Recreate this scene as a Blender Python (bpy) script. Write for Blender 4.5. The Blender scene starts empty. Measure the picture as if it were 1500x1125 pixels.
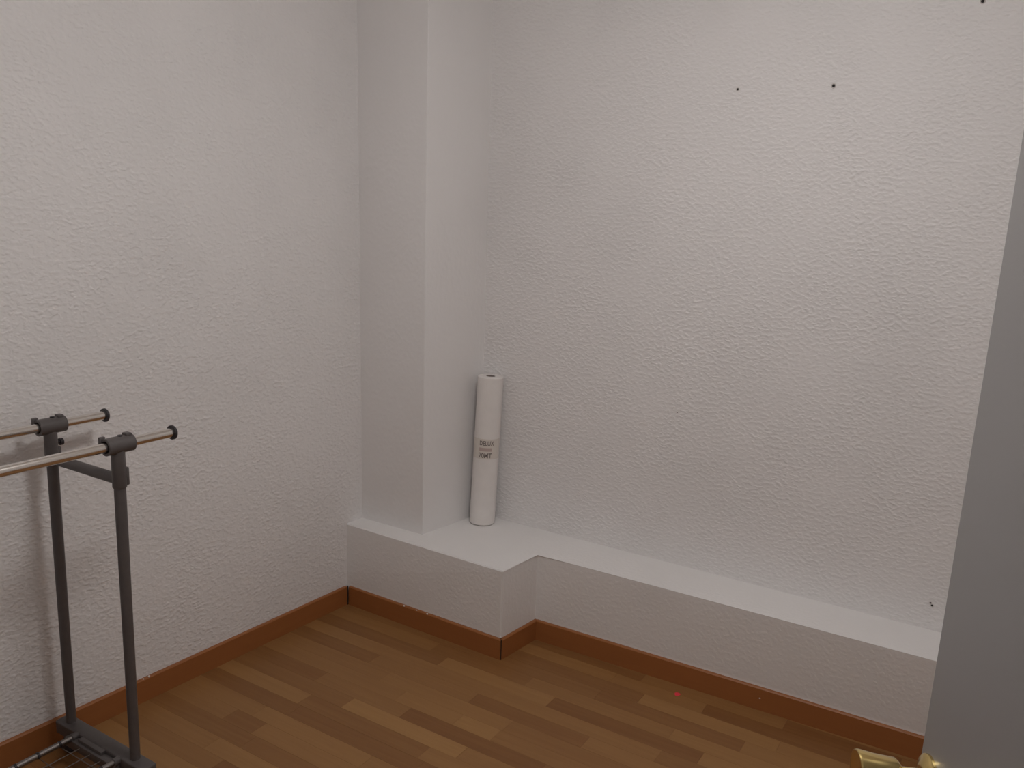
import bpy, bmesh, math, random
from mathutils import Vector, Matrix

S = bpy.context.scene
COL = S.collection
random.seed(7)

# ------------------------------------------------------------------ camera
F_PX, YAW, PITCH, ROLL, HC = 1254.2, 0.550123, 0.200980, 0.0376365, 1.62
def cam_rot():
    c, s = math.cos, math.sin
    M = Matrix(((c(YAW), s(YAW), 0), (0, 0, -1), (-s(YAW), c(YAW), 0)))
    P = Matrix(((1, 0, 0), (0, c(PITCH), -s(PITCH)), (0, s(PITCH), c(PITCH))))
    R = Matrix(((c(ROLL), -s(ROLL), 0), (s(ROLL), c(ROLL), 0), (0, 0, 1)))
    return R @ P @ M                      # world -> camera (x right, y down, z forward)
RW = cam_rot()
camd = bpy.data.cameras.new('camera')
cam = bpy.data.objects.new('camera', camd)
COL.objects.link(cam)
camd.sensor_fit = 'HORIZONTAL'
camd.sensor_width = 36.0
camd.lens = F_PX / 1500 * 36.0
camd.clip_start = 0.02
rt = RW.transposed()                      # columns: camera axes in world
m3 = Matrix((rt.col[0], -rt.col[1], -rt.col[2])).transposed()
cam.matrix_world = Matrix.Translation((0, 0, HC)) @ m3.to_4x4()
S.camera = cam

# ------------------------------------------------------------------ world, exposure
w = bpy.data.worlds.new('world'); S.world = w
w.use_nodes = True
bg = w.node_tree.nodes['Background']
bg.inputs[0].default_value = (1.0, 0.96, 0.92, 1)
bg.inputs[1].default_value = 0.10
S.view_settings.view_transform = 'Standard'
S.view_settings.look = 'None'
S.view_settings.gamma = 1.0
S.view_settings.use_curve_mapping = False
S.view_settings.exposure = 0.54
LAMP_STRENGTH = 20.0
LAMP_XY = (-0.70, 1.38)
CEIL = 2.60

# ------------------------------------------------------------------ helpers
def floor_pt(px, py, z=0.0):
    d = RW.transposed() @ Vector(((px - 750) / F_PX, (py - 562.5) / F_PX, 1))
    t = (z - HC) / d.z
    return Vector((d.x * t, d.y * t, z))

def obj(name, bm, mat, parent=None, smooth=False):
    me = bpy.data.meshes.new(name)
    bmesh.ops.recalc_face_normals(bm, faces=bm.faces)
    bm.to_mesh(me); bm.free()
    if mat: me.materials.append(mat)
    if smooth:
        me.polygons.foreach_set('use_smooth', [True] * len(me.polygons))
        try: me.set_sharp_from_angle(angle=math.radians(38))
        except Exception: pass
    o = bpy.data.objects.new(name, me)
    COL.objects.link(o)
    if parent: o.parent = parent
    return o

def tag(o, label, cat, group=None, kind=None):
    o['label'] = label; o['category'] = cat
    if group: o['group'] = group
    if kind: o['kind'] = kind
    return o

def struct(name, bm, mat, label, cat, smooth=False):
    return tag(obj(name, bm, mat, None, smooth), label, cat, kind='structure')

def empty(name, loc=(0, 0, 0)):
    o = bpy.data.objects.new(name, None); COL.objects.link(o); o.location = loc
    o.empty_display_size = 0.1
    return o

def prism(bm, low, high, z0, z1):
    """closed prism; low/high are lists of (x,y) with the same length"""
    a = [bm.verts.new((p[0], p[1], z0)) for p in low]
    b = [bm.verts.new((p[0], p[1], z1)) for p in high]
    n = len(a)
    bm.faces.new(a[::-1]); bm.faces.new(b)
    for i in range(n):
        bm.faces.new((a[i], a[(i + 1) % n], b[(i + 1) % n], b[i]))
    return a, b

def box(bm, x0, x1, y0, y1, z0, z1, bev=0, seg=2):
    pts = [(x0, y0), (x1, y0), (x1, y1), (x0, y1)]
    a, b = prism(bm, pts, pts, z0, z1)
    if bev:
        es = set(e for v in a + b for e in v.link_edges)
        bmesh.ops.bevel(bm, geom=list(es), offset=bev, segments=seg, profile=0.5, affect='EDGES')

def frame_of(d):
    d = Vector(d).normalized()
    t = Vector((0, 0, 1)) if abs(d.z) < 0.9 else Vector((0, 1, 0))
    u = d.cross(t).normalized(); v = d.cross(u)
    return d, u, v

def lathe(bm, origin, axis, prof, n=32, closed=False):
    """prof: list of (distance along axis, radius); radius 0 collapses"""
    d, u, v = frame_of(axis); o = Vector(origin)
    rings = []
    for s, r in prof:
        if r < 1e-6:
            rings.append([bm.verts.new(o + d * s)])
        else:
            rings.append([bm.verts.new(o + d * s + (u * math.cos(2 * math.pi * k / n) + v * math.sin(2 * math.pi * k / n)) * r) for k in range(n)])
    def bridge(A, B):
        if len(A) == 1 and len(B) == 1: return
        for k in range(n):
            k2 = (k + 1) % n
            if len(A) == 1: bm.faces.new((A[0], B[k2], B[k]))
            elif len(B) == 1: bm.faces.new((A[k], A[k2], B[0]))
            else: bm.faces.new((A[k], A[k2], B[k2], B[k]))
    for A, B in zip(rings, rings[1:]): bridge(A, B)
    if closed: bridge(rings[-1], rings[0])

def tube(bm, p, q, r, n=20, bev=0.0):
    p = Vector(p); L = (Vector(q) - p).length
    b = bev or min(r * 0.15, 0.002)
    lathe(bm, p, Vector(q) - p, [(0, 0), (0, r - b), (b, r), (L - b, r), (L, r - b), (L, 0)], n)

# ------------------------------------------------------------------ materials
def mat_new(name):
    m = bpy.data.materials.new(name); m.use_nodes = True
    nt = m.node_tree
    return m, nt, nt.nodes['Principled BSDF']

def simple(name, col, rough=0.5, metal=0.0, spec=0.5, noise=0.0, nscale=40):
    m, nt, b = mat_new(name)
    b.inputs['Roughness'].default_value = rough
    b.inputs['Metallic'].default_value = metal
    b.inputs['Specular IOR Level'].default_value = spec
    if noise:
        g = nt.nodes.new('ShaderNodeNewGeometry')
        n = nt.nodes.new('ShaderNodeTexNoise'); n.inputs['Scale'].default_value = nscale
        n.inputs['Detail'].default_value = 4
        nt.links.new(g.outputs['Position'], n.inputs['Vector'])
        r = nt.nodes.new('ShaderNodeValToRGB')
        r.color_ramp.elements[0].position = 0.3; r.color_ramp.elements[1].position = 0.7
        r.color_ramp.elements[0].color = (*[c * (1 - noise) for c in col], 1)
        r.color_ramp.elements[1].color = (*[min(1, c * (1 + noise)) for c in col], 1)
        nt.links.new(n.outputs['Fac'], r.inputs['Fac'])
        nt.links.new(r.outputs['Color'], b.inputs['Base Color'])
    else:
        b.inputs['Base Color'].default_value = (*col, 1)
    return m

def plaster(name, col, relief, scale=70, stretch=(1, 1, 1.6), dirt=0.05):
    m, nt, b = mat_new(name)
    N = nt.nodes.new; L = nt.links.new
    b.inputs['Roughness'].default_value = 0.62
    b.inputs['Specular IOR Level'].default_value = 0.3
    g = N('ShaderNodeNewGeometry')
    mp = N('ShaderNodeMapping'); mp.inputs['Scale'].default_value = stretch
    L(g.outputs['Position'], mp.inputs['Vector'])
    # drop relief: soft blobs on a finer grain
    n1 = N('ShaderNodeTexNoise'); n1.inputs['Scale'].default_value = scale
    n1.inputs['Detail'].default_value = 1.2; n1.inputs['Roughness'].default_value = 0.4
    n1.inputs['Distortion'].default_value = 0.15
    L(mp.outputs['Vector'], n1.inputs['Vector'])
    r1 = N('ShaderNodeValToRGB')
    r1.color_ramp.elements[0].position = 0.38; r1.color_ramp.elements[1].position = 0.72
    r1.color_ramp.interpolation = 'EASE'
    L(n1.outputs['Fac'], r1.inputs['Fac'])
    n2 = N('ShaderNodeTexNoise'); n2.inputs['Scale'].default_value = 6; n2.inputs['Detail'].default_value = 3
    L(g.outputs['Position'], n2.inputs['Vector'])
    # relief strength varies over the wall
    mr = N('ShaderNodeMapRange'); mr.inputs[1].default_value = 0.3; mr.inputs[2].default_value = 0.7
    mr.inputs[3].default_value = 0.65; mr.inputs[4].default_value = 1.25
    L(n2.outputs['Fac'], mr.inputs[0])
    mu = N('ShaderNodeMath'); mu.operation = 'MULTIPLY'
    L(r1.outputs['Color'], mu.inputs[0]); L(mr.outputs[0], mu.inputs[1])
    bp = N('ShaderNodeBump'); bp.inputs['Strength'].default_value = 1.0
    bp.inputs['Distance'].default_value = relief
    L(mu.outputs[0], bp.inputs['Height']); L(bp.outputs['Normal'], b.inputs['Normal'])
    # faint grubby patches
    n3 = N('ShaderNodeTexNoise'); n3.inputs['Scale'].default_value = 2.3; n3.inputs['Detail'].default_value = 5
    L(g.outputs['Position'], n3.inputs['Vector'])
    r3 = N('ShaderNodeValToRGB')
    r3.color_ramp.elements[0].position = 0.28; r3.color_ramp.elements[1].position = 0.52
    r3.color_ramp.elements[0].color = (*[c * (1 - dirt) for c in col], 1)
    r3.color_ramp.elements[1].color = (*col, 1)
    L(n3.outputs['Fac'], r3.inputs['Fac']); L(r3.outputs['Color'], b.inputs['Base Color'])
    return m

WHITE = (0.815, 0.793, 0.785)
M_wall = plaster('wall_plaster', WHITE, 0.0012, 64, (1, 1, 1.5))
M_col = plaster('column_plaster', WHITE, 0.00035, 60, (1, 1, 0.8), 0.03)
M_ledge = plaster('ledge_plaster', (0.84, 0.82, 0.808), 0.00035, 75, (1, 1, 1), 0.05)
M_ceil = plaster('ceiling_paint', (0.82, 0.78, 0.75), 0.0004)
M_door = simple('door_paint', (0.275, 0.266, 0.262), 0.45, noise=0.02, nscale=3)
M_frame = simple('frame_paint', (0.74, 0.70, 0.67), 0.45)

def wood(name, attr, lo, hi, rough, gscale=(3.0, 60, 60)):
    m, nt, b = mat_new(name); N = nt.nodes.new; L = nt.links.new
    b.inputs['Roughness'].default_value = rough
    b.inputs['Specular IOR Level'].default_value = 0.35
    g = N('ShaderNodeNewGeometry')
    oi = N('ShaderNodeObjectInfo')
    add = N('ShaderNodeVectorMath'); add.operation = 'MULTIPLY_ADD'
    add.inputs[1].default_value = (1, 1, 1)
    cv = N('ShaderNodeCombineXYZ')
    ml = N('ShaderNodeMath'); ml.operation = 'MULTIPLY'; ml.inputs[1].default_value = 37.0
    L(oi.outputs['Random'], ml.inputs[0]); L(ml.outputs[0], cv.inputs[0]); L(ml.outputs[0], cv.inputs[1])
    L(g.outputs['Position'], add.inputs[0]); L(cv.outputs[0], add.inputs[2])
    mp = N('ShaderNodeMapping'); mp.inputs['Scale'].default_value = gscale
    L(add.outputs[0], mp.inputs['Vector'])
    n = N('ShaderNodeTexNoise'); n.inputs['Scale'].default_value = 1.0
    n.inputs['Detail'].default_value = 5; n.inputs['Distortion'].default_value = 0.8
    L(mp.outputs['Vector'], n.inputs['Vector'])
    mix = N('ShaderNodeMix'); mix.data_type = 'RGBA'
    mix.inputs[6].default_value = (*lo, 1); mix.inputs[7].default_value = (*hi, 1)
    fac = N('ShaderNodeMath'); fac.operation = 'MULTIPLY_ADD'; fac.inputs[1].default_value = 0.5; fac.use_clamp = True
    L(n.outputs['Fac'], fac.inputs[0])
    if attr:
        at = N('ShaderNodeAttribute'); at.attribute_type = 'OBJECT'; at.attribute_name = attr
        sub = N('ShaderNodeMath'); sub.operation = 'SUBTRACT'; sub.inputs[1].default_value = 0.25
        L(at.outputs['Fac'], sub.inputs[0]); L(sub.outputs[0], fac.inputs[2])
    else:
        fac.inputs[2].default_value = 0.25
    L(fac.outputs[0], mix.inputs[0]); L(mix.outputs[2], b.inputs['Base Color'])
    return m
M_plank = wood('laminate_strip', 'tone', (0.200, 0.083, 0.026), (0.365, 0.194, 0.070), 0.42)
M_base = wood('baseboard_wood', None, (0.28, 0.100, 0.030), (0.38, 0.145, 0.046), 0.40, (4, 4, 40))
M_sub = simple('underlay', (0.10, 0.05, 0.025), 0.8)
M_grey = simple('grey_plastic', (0.100, 0.088, 0.086), 0.42, noise=0.06, nscale=60)
M_dark = simple('dark_plastic', (0.030, 0.026, 0.030), 0.4)
M_chrome = simple('chrome', (0.82, 0.79, 0.75), 0.2, 1.0)
M_wire = simple('shelf_wire', (0.30, 0.28, 0.27), 0.35, 1.0)
M_brass = simple('brass', (0.76, 0.58, 0.24), 0.22, 1.0)
M_paper = simple('white_paper', (0.81, 0.77, 0.745), 0.55, noise=0.02, nscale=25)
M_core = simple('roll_core', (0.30, 0.25, 0.23), 0.8)
M_band = simple('grey_label', (0.70, 0.645, 0.59), 0.5)
M_ink2 = simple('grey_print', (0.50, 0.39, 0.36), 0.6)
M_ink = simple('dark_print', (0.20, 0.17, 0.155), 0.6)
M_hole = simple('hole_dark', (0.03, 0.026, 0.025), 0.9)
M_plug = simple('wall_plug', (0.62, 0.58, 0.56), 0.7)
M_gap = simple('joint_gap', (0.045, 0.022, 0.010), 0.9)
M_red = simple('red_light_spot', (0.85, 0.05, 0.08), 0.5)  # matte red standing in for a projected dot of light
M_fleck = simple('paint_fleck', (0.82, 0.76, 0.70), 0.6)

# ------------------------------------------------------------------ room shell
XR, YF, WT = 0.75, 0.20, 0.12            # right wall, front wall face, wall thickness
def xl(y): return -2.272 - 0.0545 * (2.457 - y)
H = 0.347
bm = bmesh.new()                          # left wall, leaning out a little above the ledge
rows = [(-0.03, 0.0), (H, 0.0), (CEIL, -0.036)]
ys = [YF - WT, 3.0]
front, rear = [], []
for z, dx in rows:
    front.append([bm.verts.new((xl(y) + dx, y, z)) for y in ys])
    rear.append([bm.verts.new((-2.60, y, z)) for y in ys])
for i in range(2):
    bm.faces.new((front[i][0], front[i][1], front[i + 1][1], front[i + 1][0]))
    bm.faces.new((rear[i][0], rear[i + 1][0], rear[i + 1][1], rear[i][1]))
    for k in (0, 1):
        bm.faces.new((front[i][k], front[i + 1][k], rear[i + 1][k], rear[i][k]))
bm.faces.new((front[0][0], rear[0][0], rear[0][1], front[0][1]))
bm.faces.new((front[2][0], front[2][1], rear[2][1], rear[2][0]))
wall_left = struct('wall_left', bm, M_wall, 'white textured plaster wall behind the grey garment rack', 'wall')

bm = bmesh.new(); box(bm, -2.60, XR + WT, 2.89, 3.0, -0.03, CEIL)
wall_back = struct('wall_back', bm, M_wall, 'white textured plaster wall rising above the low ledge, with screw holes', 'wall')
bm = bmesh.new(); box(bm, XR, XR + WT, YF - WT, 2.89, -0.03, CEIL)
struct('wall_right', bm, M_wall, 'white plaster wall behind the open door', 'wall')
bm = bmesh.new()
OX0, OX1, OH = -0.60, 0.345, 2.06         # doorway
box(bm, -2.34, OX0, YF - WT, YF, -0.03, CEIL)
box(bm, OX1, XR, YF - WT, YF, -0.03, CEIL)
box(bm, OX0, OX1, YF - WT, YF, OH, CEIL)
struct('wall_front', bm, M_wall, 'white plaster wall with the doorway', 'wall')
bm = bmesh.new(); box(bm, -2.60, XR + WT, YF - WT, 3.0, CEIL, CEIL + 0.1)
struct('ceiling', bm, M_ceil, 'white painted ceiling with a round lamp', 'ceiling')

# corner column: smooth plaster, slightly leaning
bm = bmesh.new()
lowp = [(-2.42, 2.551), (-1.955, 2.553), (-1.908, 2.90), (-2.42, 2.90)]
higp = [(-2.45, 2.551), (-1.969, 2.553), (-1.920, 2.90), (-2.45, 2.90)]
a, b = prism(bm, lowp, higp, H - 0.02, CEIL)
ed = [e for e in bm.edges if {e.verts[0], e.verts[1]} == {a[1], b[1]}]
bmesh.ops.bevel(bm, geom=ed, offset=0.0015, segments=1, affect='EDGES')
struct('wall_column', bm, M_col, 'smooth white boxed-in corner column standing on the ledge', 'column')

# low ledge with a step, rounded edges
bm = bmesh.new()
NS = 12
run = [i / NS for i in range(NS + 1)]
top = [(-2.42, 2.466), (-1.512, 2.449)] + [(-1.488 + (XR + 1.488) * t, 2.655 + 0.039 * t) for t in run] + [(XR, 2.90), (-2.42, 2.90)]
low = [(-2.42, 2.468), (-1.516, 2.460)] + [(-1.491 + (XR + 1.491) * t, 2.667 + 0.069 * t) for t in run] + [(XR, 2.90), (-2.42, 2.90)]
NP = len(top)
levels = [[bm.verts.new((x, y, z)) for x, y in pts] for pts, z in ((low, -0.02), (low, 0.088), (top, H))]
bm.faces.new(levels[0][::-1]); bm.faces.new(levels[2])
for A, B in zip(levels, levels[1:]):
    for i in range(NP): bm.faces.new((A[i], A[(i + 1) % NP], B[(i + 1) % NP], B[i]))
a, b = levels[1], levels[2]
ed = []
for i in range(2 + NS):
    ed += [e for e in bm.edges if {e.verts[0], e.verts[1]} == {b[i], b[i + 1]}]
ed += [e for e in bm.edges if {e.verts[0], e.verts[1]} == {a[1], b[1]}]
bmesh.ops.bevel(bm, geom=ed, offset=0.004, segments=1, affect='EDGES')
struct('wall_ledge', bm, M_ledge, 'low white plastered ledge with a step along the back wall', 'ledge')

# screw holes in the back wall
def hole(x, z, r):
    bm = bmesh.new()
    lathe(bm, (x, 2.8905, z), (0, -1, 0), [(0.0006, 0), (0.0006, r * .55), (0.0016, r * .9), (0.0003, r * 1.05)], 14)
    o = obj('screw_hole', bm, M_hole, wall_back)
    bm = bmesh.new()
    lathe(bm, (x, 2.8905, z), (0, -1, 0), [(0.0003, r * 1.0), (0.0022, r * 1.35), (0.0002, r * 1.9)], 14)
    obj('plug_rim', bm, M_plug, o)
for x, z, r in ((-0.945, 2.034, 0.0034), (-0.642, 2.033, 0.0044), (-0.259, 2.246, 0.0045), (-1.067, 0.923, 0.002), (-0.167, 0.430, 0.003), (-0.172, 0.437, 0.0025)):
    hole(x, z, r)

# ------------------------------------------------------------------ floor and its strips
bm = bmesh.new(); box(bm, -2.60, XR + WT, -0.6, 3.0, -0.05, -0.010)
floor = struct('floor', bm, M_sub, 'laminate floor of narrow light brown wood strips', 'floor')
RWID, Y0 = 0.066, 2.087
known = {}      # row -> list of (x of joint, tone to the right of it)
def J(px, py, tone):
    p = floor_pt(px, py)
    known.setdefault(math.floor((p.y - Y0) / RWID), []).append((p.x, tone))
for px, py, t in ((441, 1027, .30), (325, 1053, .25), (377, 1068, .62), (322, 1081, .66), (324, 1116, .10),
                  (637, 948, .30), (652, 966, .72), (563, 954, .55), (564, 991, .62), (587, 1019, .68), (501, 1035, .88),
                  (585, 1050, .12), (670, 1055, .82), (668, 1110, .55), (615, 1107, .60),
                  (876, 1017, .22), (938, 1024, .72), (804, 1030, .14), (822, 1027, .60),
                  (741, 1065, .38), (719, 1083, .45), (720, 1022, .55),
                  (1032, 1037, .12), (1148, 1064, .10), (1085, 1098, .62), (982, 1077, .68), (1136, 1101, .58), (960, 1112, .30)):
    J(px, py, t)
start = {}      # tone of the strip that meets the left baseboard, by row
for px, py, t in ((352, 972, .72), (312, 992, .22), (280, 1012, .55), (230, 1032, .30), (215, 1045, .55), (400, 945, .55),
                  (420, 935, .50), (445, 922, .25), (470, 912, .60), (485, 903, .25), (505, 893, .55)):
    p = floor_pt(px, py); start[math.floor((p.y - Y0) / RWID)] = t
unit = bpy.data.meshes.new('plank')
bm = bmesh.new()
v = [bm.verts.new(c) for c in ((0, 0, -1), (1, 0, -1), (1, 1, -1), (0, 1, -1), (0, 0, 0), (1, 0, 0), (1, 1, 0), (0, 1, 0))]
for f in ((3, 2, 1, 0), (4, 5, 6, 7), (0, 1, 5, 4), (1, 2, 6, 5), (2, 3, 7, 6), (3, 0, 4, 7)):
    bm.faces.new([v[i] for i in f])
bm.to_mesh(unit); bm.free(); unit.materials.append(M_plank)
def plank(x0, x1, y0, y1, tone):
    o = bpy.data.objects.new('plank', unit); COL.objects.link(o); o.parent = floor
    g = 0.00022
    o.location = (x0 + g, y0 + g, 0); o.scale = (x1 - x0 - 2 * g, y1 - y0 - 2 * g, 0.0099)
    o['tone'] = float(tone)
k0 = math.floor((0.08 - Y0) / RWID); k1 = math.floor((2.74 - Y0) / RWID)
for k in range(k0, k1 + 1):
    ya, yb = Y0 + k * RWID, Y0 + (k + 1) * RWID
    xa, xb = xl(ya) - 0.01, XR - 0.002
    if ya >= 2.45: xa = -1.50
    ya = max(ya, 0.08); yb = min(yb, 2.735)
    ks = sorted(known.get(k, []))
    x = xa; tone = start.get(k, random.choice((.25, .35, .45, .52, .60, .68)))
    last = x
    stops = []
    for jx, jt in ks:
        if jx - last < 0.12: 
            tone = jt if not stops else tone
            continue
        while jx - last > 0.72:
            last += random.uniform(0.32, 0.48)
            stops.append((last, random.choice((.30, .42, .50, .58))))
        stops.append((jx, jt)); last = jx
    while xb - last > 0.62:
        last += random.uniform(0.34, 0.56)
        if xb - last < 0.1: break
        stops.append((last, random.choice((.20, .32, .42, .50, .58, .68))))
    for sx, st in stops + [(xb, None)]:
        plank(x, sx, ya, yb, tone)
        x, tone = sx, st

# ------------------------------------------------------------------ baseboards
def baseboard(name, p, q, label, h=0.080, t=0.012, side=1):
    p, q = Vector((*p, 0)), Vector((*q, 0))
    d = (q - p).normalized(); n = Vector((-d.y, d.x, 0)) * side
    bm = bmesh.new()
    prof = [(0, 0.0), (0, h - 0.004), (0.0035, h), (t, h), (t, 0.0)]
    A = [bm.verts.new(p + n * a + Vector((0, 0, z))) for a, z in prof]
    B = [bm.verts.new(q + n * a + Vector((0, 0, z))) for a, z in prof]
    bm.faces.new(A); bm.faces.new(B[::-1])
    for i in range(5):
        bm.faces.new((A[i], B[i], B[(i + 1) % 5], A[(i + 1) % 5]))
    return struct(name, bm, M_base, label, 'baseboard')
def xb_(y): return xl(y) + 0.012
bb_left = baseboard('baseboard_left', (xb_(YF), YF), (xb_(2.452), 2.452), 'brown wooden baseboard along the wall behind the garment rack', side=1)
bb_box = baseboard('baseboard_box', (-2.256, 2.4565), (-1.509, 2.4465), 'brown wooden baseboard along the deeper block of the ledge')
bb_step = baseboard('baseboard_step', (-1.5045, 2.4505), (-1.4785, 2.664), 'short brown wooden baseboard at the step of the ledge', side=1)
bb_back = baseboard('baseboard_back', (-1.4805, 2.656), (XR, 2.724), 'long brown wooden baseboard below the shallow run of the ledge')
baseboard('baseboard_right', (XR - 0.012, YF + 0.001), (XR - 0.012, 2.725), 'brown wooden baseboard behind the open door', side=-1)
bm = bmesh.new(); box(bm, -1.5085, -1.5045, 2.4490, 2.4530, 0.0, 0.078)
obj('corner_gap', bm, M_gap, bb_box)
bm = bmesh.new(); box(bm, -2.261, -2.2580, 2.4515, 2.4565, 0.0, 0.082)
obj('corner_gap', bm, M_gap, bb_left)
def fleck(x, y, z, r, par):
    bm = bmesh.new(); bmesh.ops.create_icosphere(bm, subdivisions=1, radius=r)
    for v in bm.verts:
        v.co = Vector((v.co.x * random.uniform(.8, 1.5), v.co.y * .8, v.co.z * random.uniform(.6, 1.1))) + Vector((x, y, z))
    obj('paint_fleck', bm, M_fleck, par)
p = floor_pt(226, 995, 0.08); fleck(xb_(p.y) - 0.003, p.y, 0.080, 0.0045, bb_left)
p = floor_pt(219, 999, 0.08); fleck(xb_(p.y) - 0.004, p.y, 0.080, 0.003, bb_left)
for px in (594, 627, 612):
    p = floor_pt(px, 857 + (px - 514) * 0.37, 0.08); fleck(p.x, 2.452, 0.081, 0.0042 if px != 612 else 0.0025, bb_box)
p = floor_pt(1115, 1020, 0.05); fleck(p.x, 2.668, 0.052, 0.0025, bb_back)

# ------------------------------------------------------------------ door
PHI = math.radians(26)
E0 = floor_pt(1345, 1125, 1.0)
u = Vector((math.sin(PHI), -math.cos(PHI), 0)); n = Vector((-math.cos(PHI), -math.sin(PHI), 0))
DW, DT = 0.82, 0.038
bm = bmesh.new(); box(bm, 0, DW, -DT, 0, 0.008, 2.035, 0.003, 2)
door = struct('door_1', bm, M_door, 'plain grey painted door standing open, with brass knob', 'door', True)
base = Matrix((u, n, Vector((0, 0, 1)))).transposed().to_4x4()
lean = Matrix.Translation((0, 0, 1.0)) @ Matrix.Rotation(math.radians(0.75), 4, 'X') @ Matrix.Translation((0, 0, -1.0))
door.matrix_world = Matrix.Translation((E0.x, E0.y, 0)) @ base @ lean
KX, KZ = 0.031, 1.009
for s in (1, -1):
    o = (KX, 0 if s > 0 else -DT, KZ)
    bm = bmesh.new()
    lathe(bm, o, (0, s, 0), [(0, 0), (0, .0262), (.003, .0262), (.0055, .024), (.0065, .019), (.009, .016), (.010, .011), (.010, 0)], 40)
    ro = obj('knob_rosette', bm, M_brass, door, True)
    bm = bmesh.new()
    lathe(bm, o, (0, s, 0), [(.008, 0), (.008, .0095), (.030, .0095), (.034, .015), (.038, .0185), (.060, .0205), (.0775, .0235), (.080, .0230), (.0808, .021), (.0800, .018), (.0800, 0)], 40)
    obj('door_knob', bm, M_brass, door, True)
for z in (0.25, 1.05, 1.8):
    bm = bmesh.new(); tube(bm, (DW + 0.006, 0.006, z - 0.045), (DW + 0.006, 0.006, z + 0.045), 0.007, 14)
    obj('hinge', bm, M_brass, door, True)

bm = bmesh.new()                          # door frame lining the doorway
for x0, x1 in ((OX0, OX0 + 0.03), (OX1 - 0.03, OX1)):
    box(bm, x0, x1, YF - WT - 0.005, YF + 0.012, 0.0, OH, 0.002, 1)
box(bm, OX0, OX1, YF - WT - 0.005, YF + 0.012, OH - 0.03, OH, 0.002, 1)
struct('trim_1', bm, M_frame, 'light painted door frame around the doorway', 'door frame')

# ------------------------------------------------------------------ ceiling lamp
lx, ly = LAMP_XY
lamp = empty('ceiling_lamp', (lx, ly, CEIL))
tag(lamp, 'round frosted dome lamp on the ceiling that lights the room', 'lamp')
bm = bmesh.new(); lathe(bm, (0, 0, 0), (0, 0, -1), [(0, 0), (0, .232), (.018, .232), (.020, .222), (.015, .218), (.015, 0)], 48)
obj('lamp_base', bm, M_frame, lamp, True)
M_glow, nt, b_ = mat_new('frosted_glass_lit')
b_.inputs['Base Color'].default_value = (0.9, 0.88, 0.85, 1)
b_.inputs['Emission Color'].default_value = (1.0, 0.975, 0.96, 1)
b_.inputs['Emission Strength'].default_value = LAMP_STRENGTH
bm = bmesh.new()
lathe(bm, (0, 0, -0.016), (0, 0, -1), [(.145 * math.sin(a * math.pi / 20), .215 * math.cos(a * math.pi / 20)) for a in range(0, 10)] + [(.145, 0)], 40)
obj('lamp_shade', bm, M_glow, lamp, True)

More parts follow.
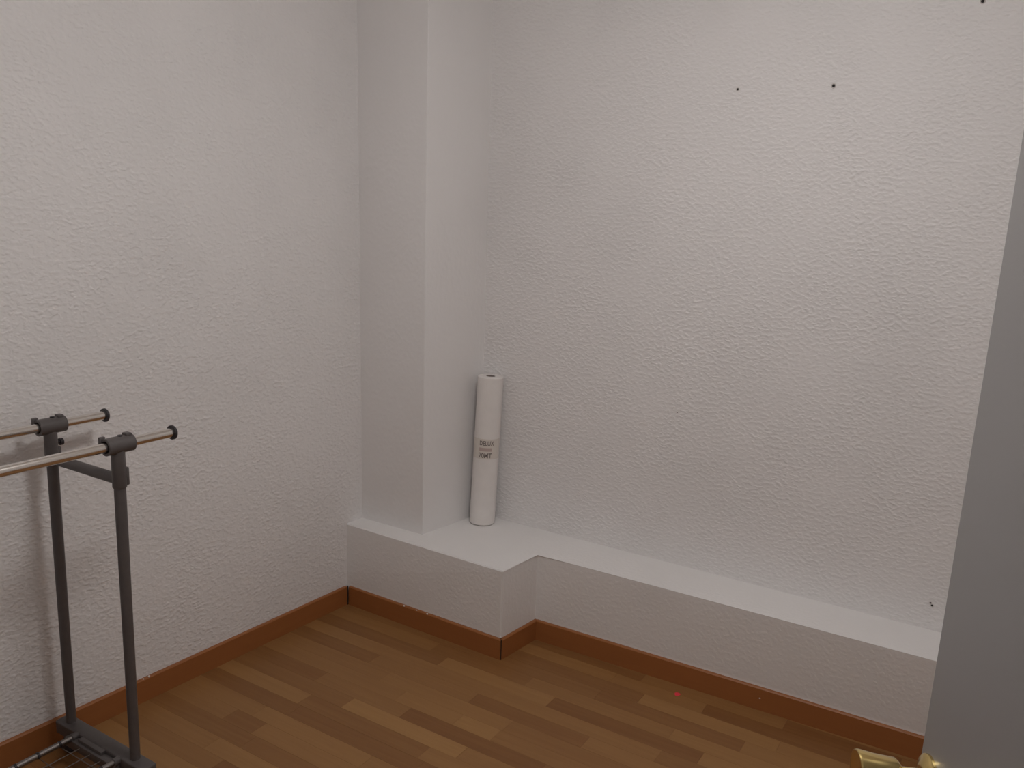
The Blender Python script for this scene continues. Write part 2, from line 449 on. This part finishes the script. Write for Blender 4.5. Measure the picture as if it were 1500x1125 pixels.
# ------------------------------------------------------------------ garment rack
rack = empty('garment_rack', (-2.10, 1.268, 0))
tag(rack, 'grey plastic and chrome double-bar garment rack with wire shelf against the left-hand wall', 'garment rack')
rack['label'] = 'grey and chrome double-bar garment rack with a low wire shelf beside the wall'
XB, XF, YE, YN = -2.252, -1.950, 1.268, 0.46
ZT, ZB = 0.995, 0.100
RO = Vector((-2.10, 1.268, 0))
def rpart(name, bm, mat, parent=None, smooth=True):
    bmesh.ops.translate(bm, verts=bm.verts, vec=-RO)
    return obj(name, bm, mat, parent or rack, smooth)
for ye, s in ((YE, 1), (YN, -1)):
    for xp in (XB, XF):
        bm = bmesh.new()
        lathe(bm, (xp, ye, ZB - 0.01), (0, 0, 1), [(0, 0), (0, .0135), (.74, .0148), (.81, .0148), (.81, 0)], 24)
        rpart('post', bm, M_grey)
        bm = bmesh.new()                  # sleeve with cross-bar socket
        lathe(bm, (xp, ye, 0.882), (0, 0, 1), [(0, 0), (0, .0168), (.002, .0178), (.098, .0172), (.098, 0)], 24)
        box(bm, xp - .012, xp + .012, ye + s * .012 - .010, ye + s * .012 + .010, 0.886, 0.934, .003, 2)
        sl = rpart('sleeve', bm, M_grey)
        bm = bmesh.new()
        if xp == XF: bm.free()
        if xp == XB: lathe(bm, (xp, ye + s * .016, 0.945), (0, s, 0), [(0, 0), (0, .004), (.008, .004), (.008, .010), (.016, .010), (.0165, 0)], 16)
        if xp == XB: rpart('clamp_knob', bm, M_dark, sl)
        bm = bmesh.new()                  # open clip that carries the hanging bar
        ring = []
        y0, y1 = ye - .034, ye + .040
        N = 26
        for r in (.0225, .0165):
            for yy in (y0, y1):
                ring.append([bm.verts.new((xp + r * math.sin(t), yy, ZT - r * math.cos(t))) for t in
                             [(-math.pi + 0.0) + (2 * math.pi) * i / N for i in range(N)]])
        o0, o1, i0, i1 = ring
        for i in range(N):
            j = (i + 1) % N
            bm.faces.new((o0[i], o0[j], o1[j], o1[i])); bm.faces.new((i0[j], i0[i], i1[i], i1[j]))
            bm.faces.new((o0[j], o0[i], i0[i], i0[j])); bm.faces.new((o1[i], o1[j], i1[j], i1[i]))
        for zz in (0,):                   # raised lips and a screw on top
            box(bm, xp - .010, xp + .010, y1 - .020, y1 - .004, ZT + .019, ZT + .0275, .002, 2)
            box(bm, xp - .0235, xp - .0145, y0 - .004, y0 + .012, ZT + .004, ZT + .024, .002, 2)
        cl = rpart('bar_clip', bm, M_grey)
        bm = bmesh.new(); lathe(bm, (xp, ye + .008, ZT + .0215), (0, 0, 1), [(0, 0), (0, .006), (.003, .006), (.0035, .003), (.002, 0)], 14)
        rpart('screw', bm, M_dark, cl)
    bm = bmesh.new(); tube(bm, (XB, ye, 0.903), (XF, ye, 0.903), .0145, 22)
    rpart('cross_bar', bm, M_grey)
    # base beam with stepped inner ledge
    bm = bmesh.new()
    box(bm, -2.296, -1.886, ye - .024, ye + .022, 0.058, ZB, .006, 3)
    bb = rpart('base_beam', bm, M_grey)
    bm = bmesh.new()
    yi = ye - s * .034
    box(bm, -2.215, -1.985, yi - .012, yi + .012, 0.062, 0.088, .003, 2)
    rpart('beam_step', bm, M_grey, bb)
    bm = bmesh.new()
    box(bm, -2.16, -2.05, ye - s * .030 - .008, ye - s * .030 + .008, 0.080, ZB - 0.002, .002, 2)
    rpart('beam_step', bm, M_grey, bb)
    for xf in (-2.262, -1.925):           # castors
        bm = bmesh.new()
        tube(bm, (xf, ye, 0.044), (xf, ye, 0.060), .012, 16)
        box(bm, xf - .012, xf + .012, ye - .016, ye + .016, 0.030, 0.047, .003, 2)
        ca = rpart('castor', bm, M_dark)
        bm = bmesh.new()
        lathe(bm, (xf - .0105, ye - s * .004, 0.0205), (1, 0, 0), [(0, 0), (0, .018), (.002, .0205), (.019, .0205), (.021, .018), (.021, 0)], 24)
        rpart('wheel', bm, M_dark, ca)
for xp in (XB, XF):
    bm = bmesh.new(); tube(bm, (xp, YN - .16, ZT), (xp, YE + .160, ZT), .0128, 28)
    rb = rpart('hanging_bar', bm, M_chrome)
    for yy, s in ((YE + .158, 1), (YN - .158, -1)):
        bm = bmesh.new()
        lathe(bm, (xp, yy, ZT), (0, s, 0), [(0, 0), (0, .0145), (.001, .0195), (.006, .0200), (.010, .0165), (.0115, .006), (.0115, 0)], 28)
        rpart('end_cap', bm, M_dark, rb)
# wire shelf
for xp in (-2.188, -1.992):
    bm = bmesh.new(); tube(bm, (xp, YN + .02, 0.090), (xp, YE - .028, 0.090), .0085, 18)
    sr = rpart('shelf_rail', bm, M_wire)
    yy = YE - .028
    bm = bmesh.new(); tube(bm, (xp, yy - .012, 0.090), (xp, yy + .008, 0.090), .0115, 18); rpart('rail_cap', bm, M_grey, sr)
    for i in range(12):
        yc = YE - .075 - i * .062
        bm = bmesh.new(); tube(bm, (xp, yc - .004, 0.090), (xp, yc + .004, 0.090), .0098, 16); rpart('wire_ring', bm, M_dark, sr)
for i in range(12):
    yc = YE - .075 - i * .062
    bm = bmesh.new(); tube(bm, (-2.188, yc, 0.083), (-1.992, yc, 0.083), .0013, 8); rpart('shelf_wire', bm, M_wire)
for i in range(3):
    xc = -2.139 + i * .049
    bm = bmesh.new(); tube(bm, (xc, YN + .02, 0.080), (xc, YE - .04, 0.080), .0013, 8); rpart('shelf_wire', bm, M_wire)

# ------------------------------------------------------------------ paper roll on the ledge
RB, RT_ = Vector((-1.845, 2.812, H + 0.0025)), Vector((-1.836, 2.829, H + 0.616))
roll = empty('paper_roll', RB)
tag(roll, 'tall white couch-paper roll with grey printed label standing in the ledge corner', 'paper roll')
ax = (RT_ - RB).normalized(); LEN = (RT_ - RB).length; RR = 0.052
roll.rotation_euler = ax.to_track_quat('Z', 'Y').to_euler()
bm = bmesh.new()
lathe(bm, (0, 0, 0), (0, 0, 1), [(0, .019), (0, RR - .003), (.003, RR), (LEN - .003, RR), (LEN, RR - .003), (LEN, .019)], 56)
obj('paper', bm, M_paper, roll, True)
bm = bmesh.new()
lathe(bm, (0, 0, 0), (0, 0, 1), [(.001, .019), (LEN - .001, .019), (LEN - .001, .0165), (.001, .0165)], 32, True)
obj('core_tube', bm, M_core, roll, True)
# everything printed lies on the cylinder, centred on the side that faces the room
rinv = roll.rotation_euler.to_matrix().transposed()
vdir = rinv @ (Vector((0, 0, HC)) - RB); A0 = math.atan2(vdir.y, vdir.x)
def on_cyl(s, z, r): 
    a = A0 + s / RR
    return Vector((r * math.cos(a), r * math.sin(a), z))
def patch(name, s0, s1, z0, z1, r, mat, par, nseg=24):
    bm = bmesh.new(); rows = []
    for i in range(nseg + 1):
        s = s0 + (s1 - s0) * i / nseg
        rows.append([bm.verts.new(on_cyl(s, z, rr)) for z, rr in ((z0, r), (z1, r), (z1, r - .0004), (z0, r - .0004))])
    for A, B in zip(rows, rows[1:]):
        for k in range(4): bm.faces.new((A[k], B[k], B[(k + 1) % 4], A[(k + 1) % 4]))
    bm.faces.new(rows[0]); bm.faces.new(rows[-1][::-1])
    return obj(name, bm, mat, par, False)
band = patch('label_band', -.066, .066, 0.281, .364, RR + .0005, M_band, roll, 40)
patch('print_bar', -.030, .022, .314, .328, RR + .0009, M_ink2, band)
def text_on(s_mid, z, size, body, mat, stretch=1.0):
    cu = bpy.data.curves.new('label_text', 'FONT'); cu.body = body; cu.size = size; cu.align_x = 'CENTER'
    cu.offset = size * 0.022
    t = bpy.data.objects.new('label_text_tmp', cu); COL.objects.link(t)
    bpy.context.view_layer.update()
    me = bpy.data.meshes.new_from_object(t.evaluated_get(bpy.context.evaluated_depsgraph_get()))
    bpy.data.objects.remove(t)
    bm = bmesh.new(); bm.from_mesh(me); bpy.data.meshes.remove(me)
    for v in bm.verts:
        v.co = on_cyl(s_mid + v.co.x * stretch, z + v.co.y, RR + .0011)
    o = obj('label_text', bm, mat, band)
    return o
text_on(.000, .338, .026, 'DELUX', M_ink, 0.72)
text_on(-.004, .287, .028, '70MT', M_ink, 0.80)

# ------------------------------------------------------------------ red spot of light on the floor, painted as a flat disc
p = floor_pt(992, 1017)
bm = bmesh.new()
lathe(bm, (0, 0, 0), (0, 0, 1), [(0, 0), (0, .0120), (.0006, .0115), (.0008, 0)], 14)
for v in bm.verts: v.co.x *= 0.8 + 0.15 * math.sin(5 * v.co.y * 300)
sp = obj('red_light_spot', bm, M_red); sp.location = (p.x, p.y, 0.0001)
tag(sp, 'tiny red spot of light, a painted disc on the floor strips in front of the long baseboard', 'light spot')
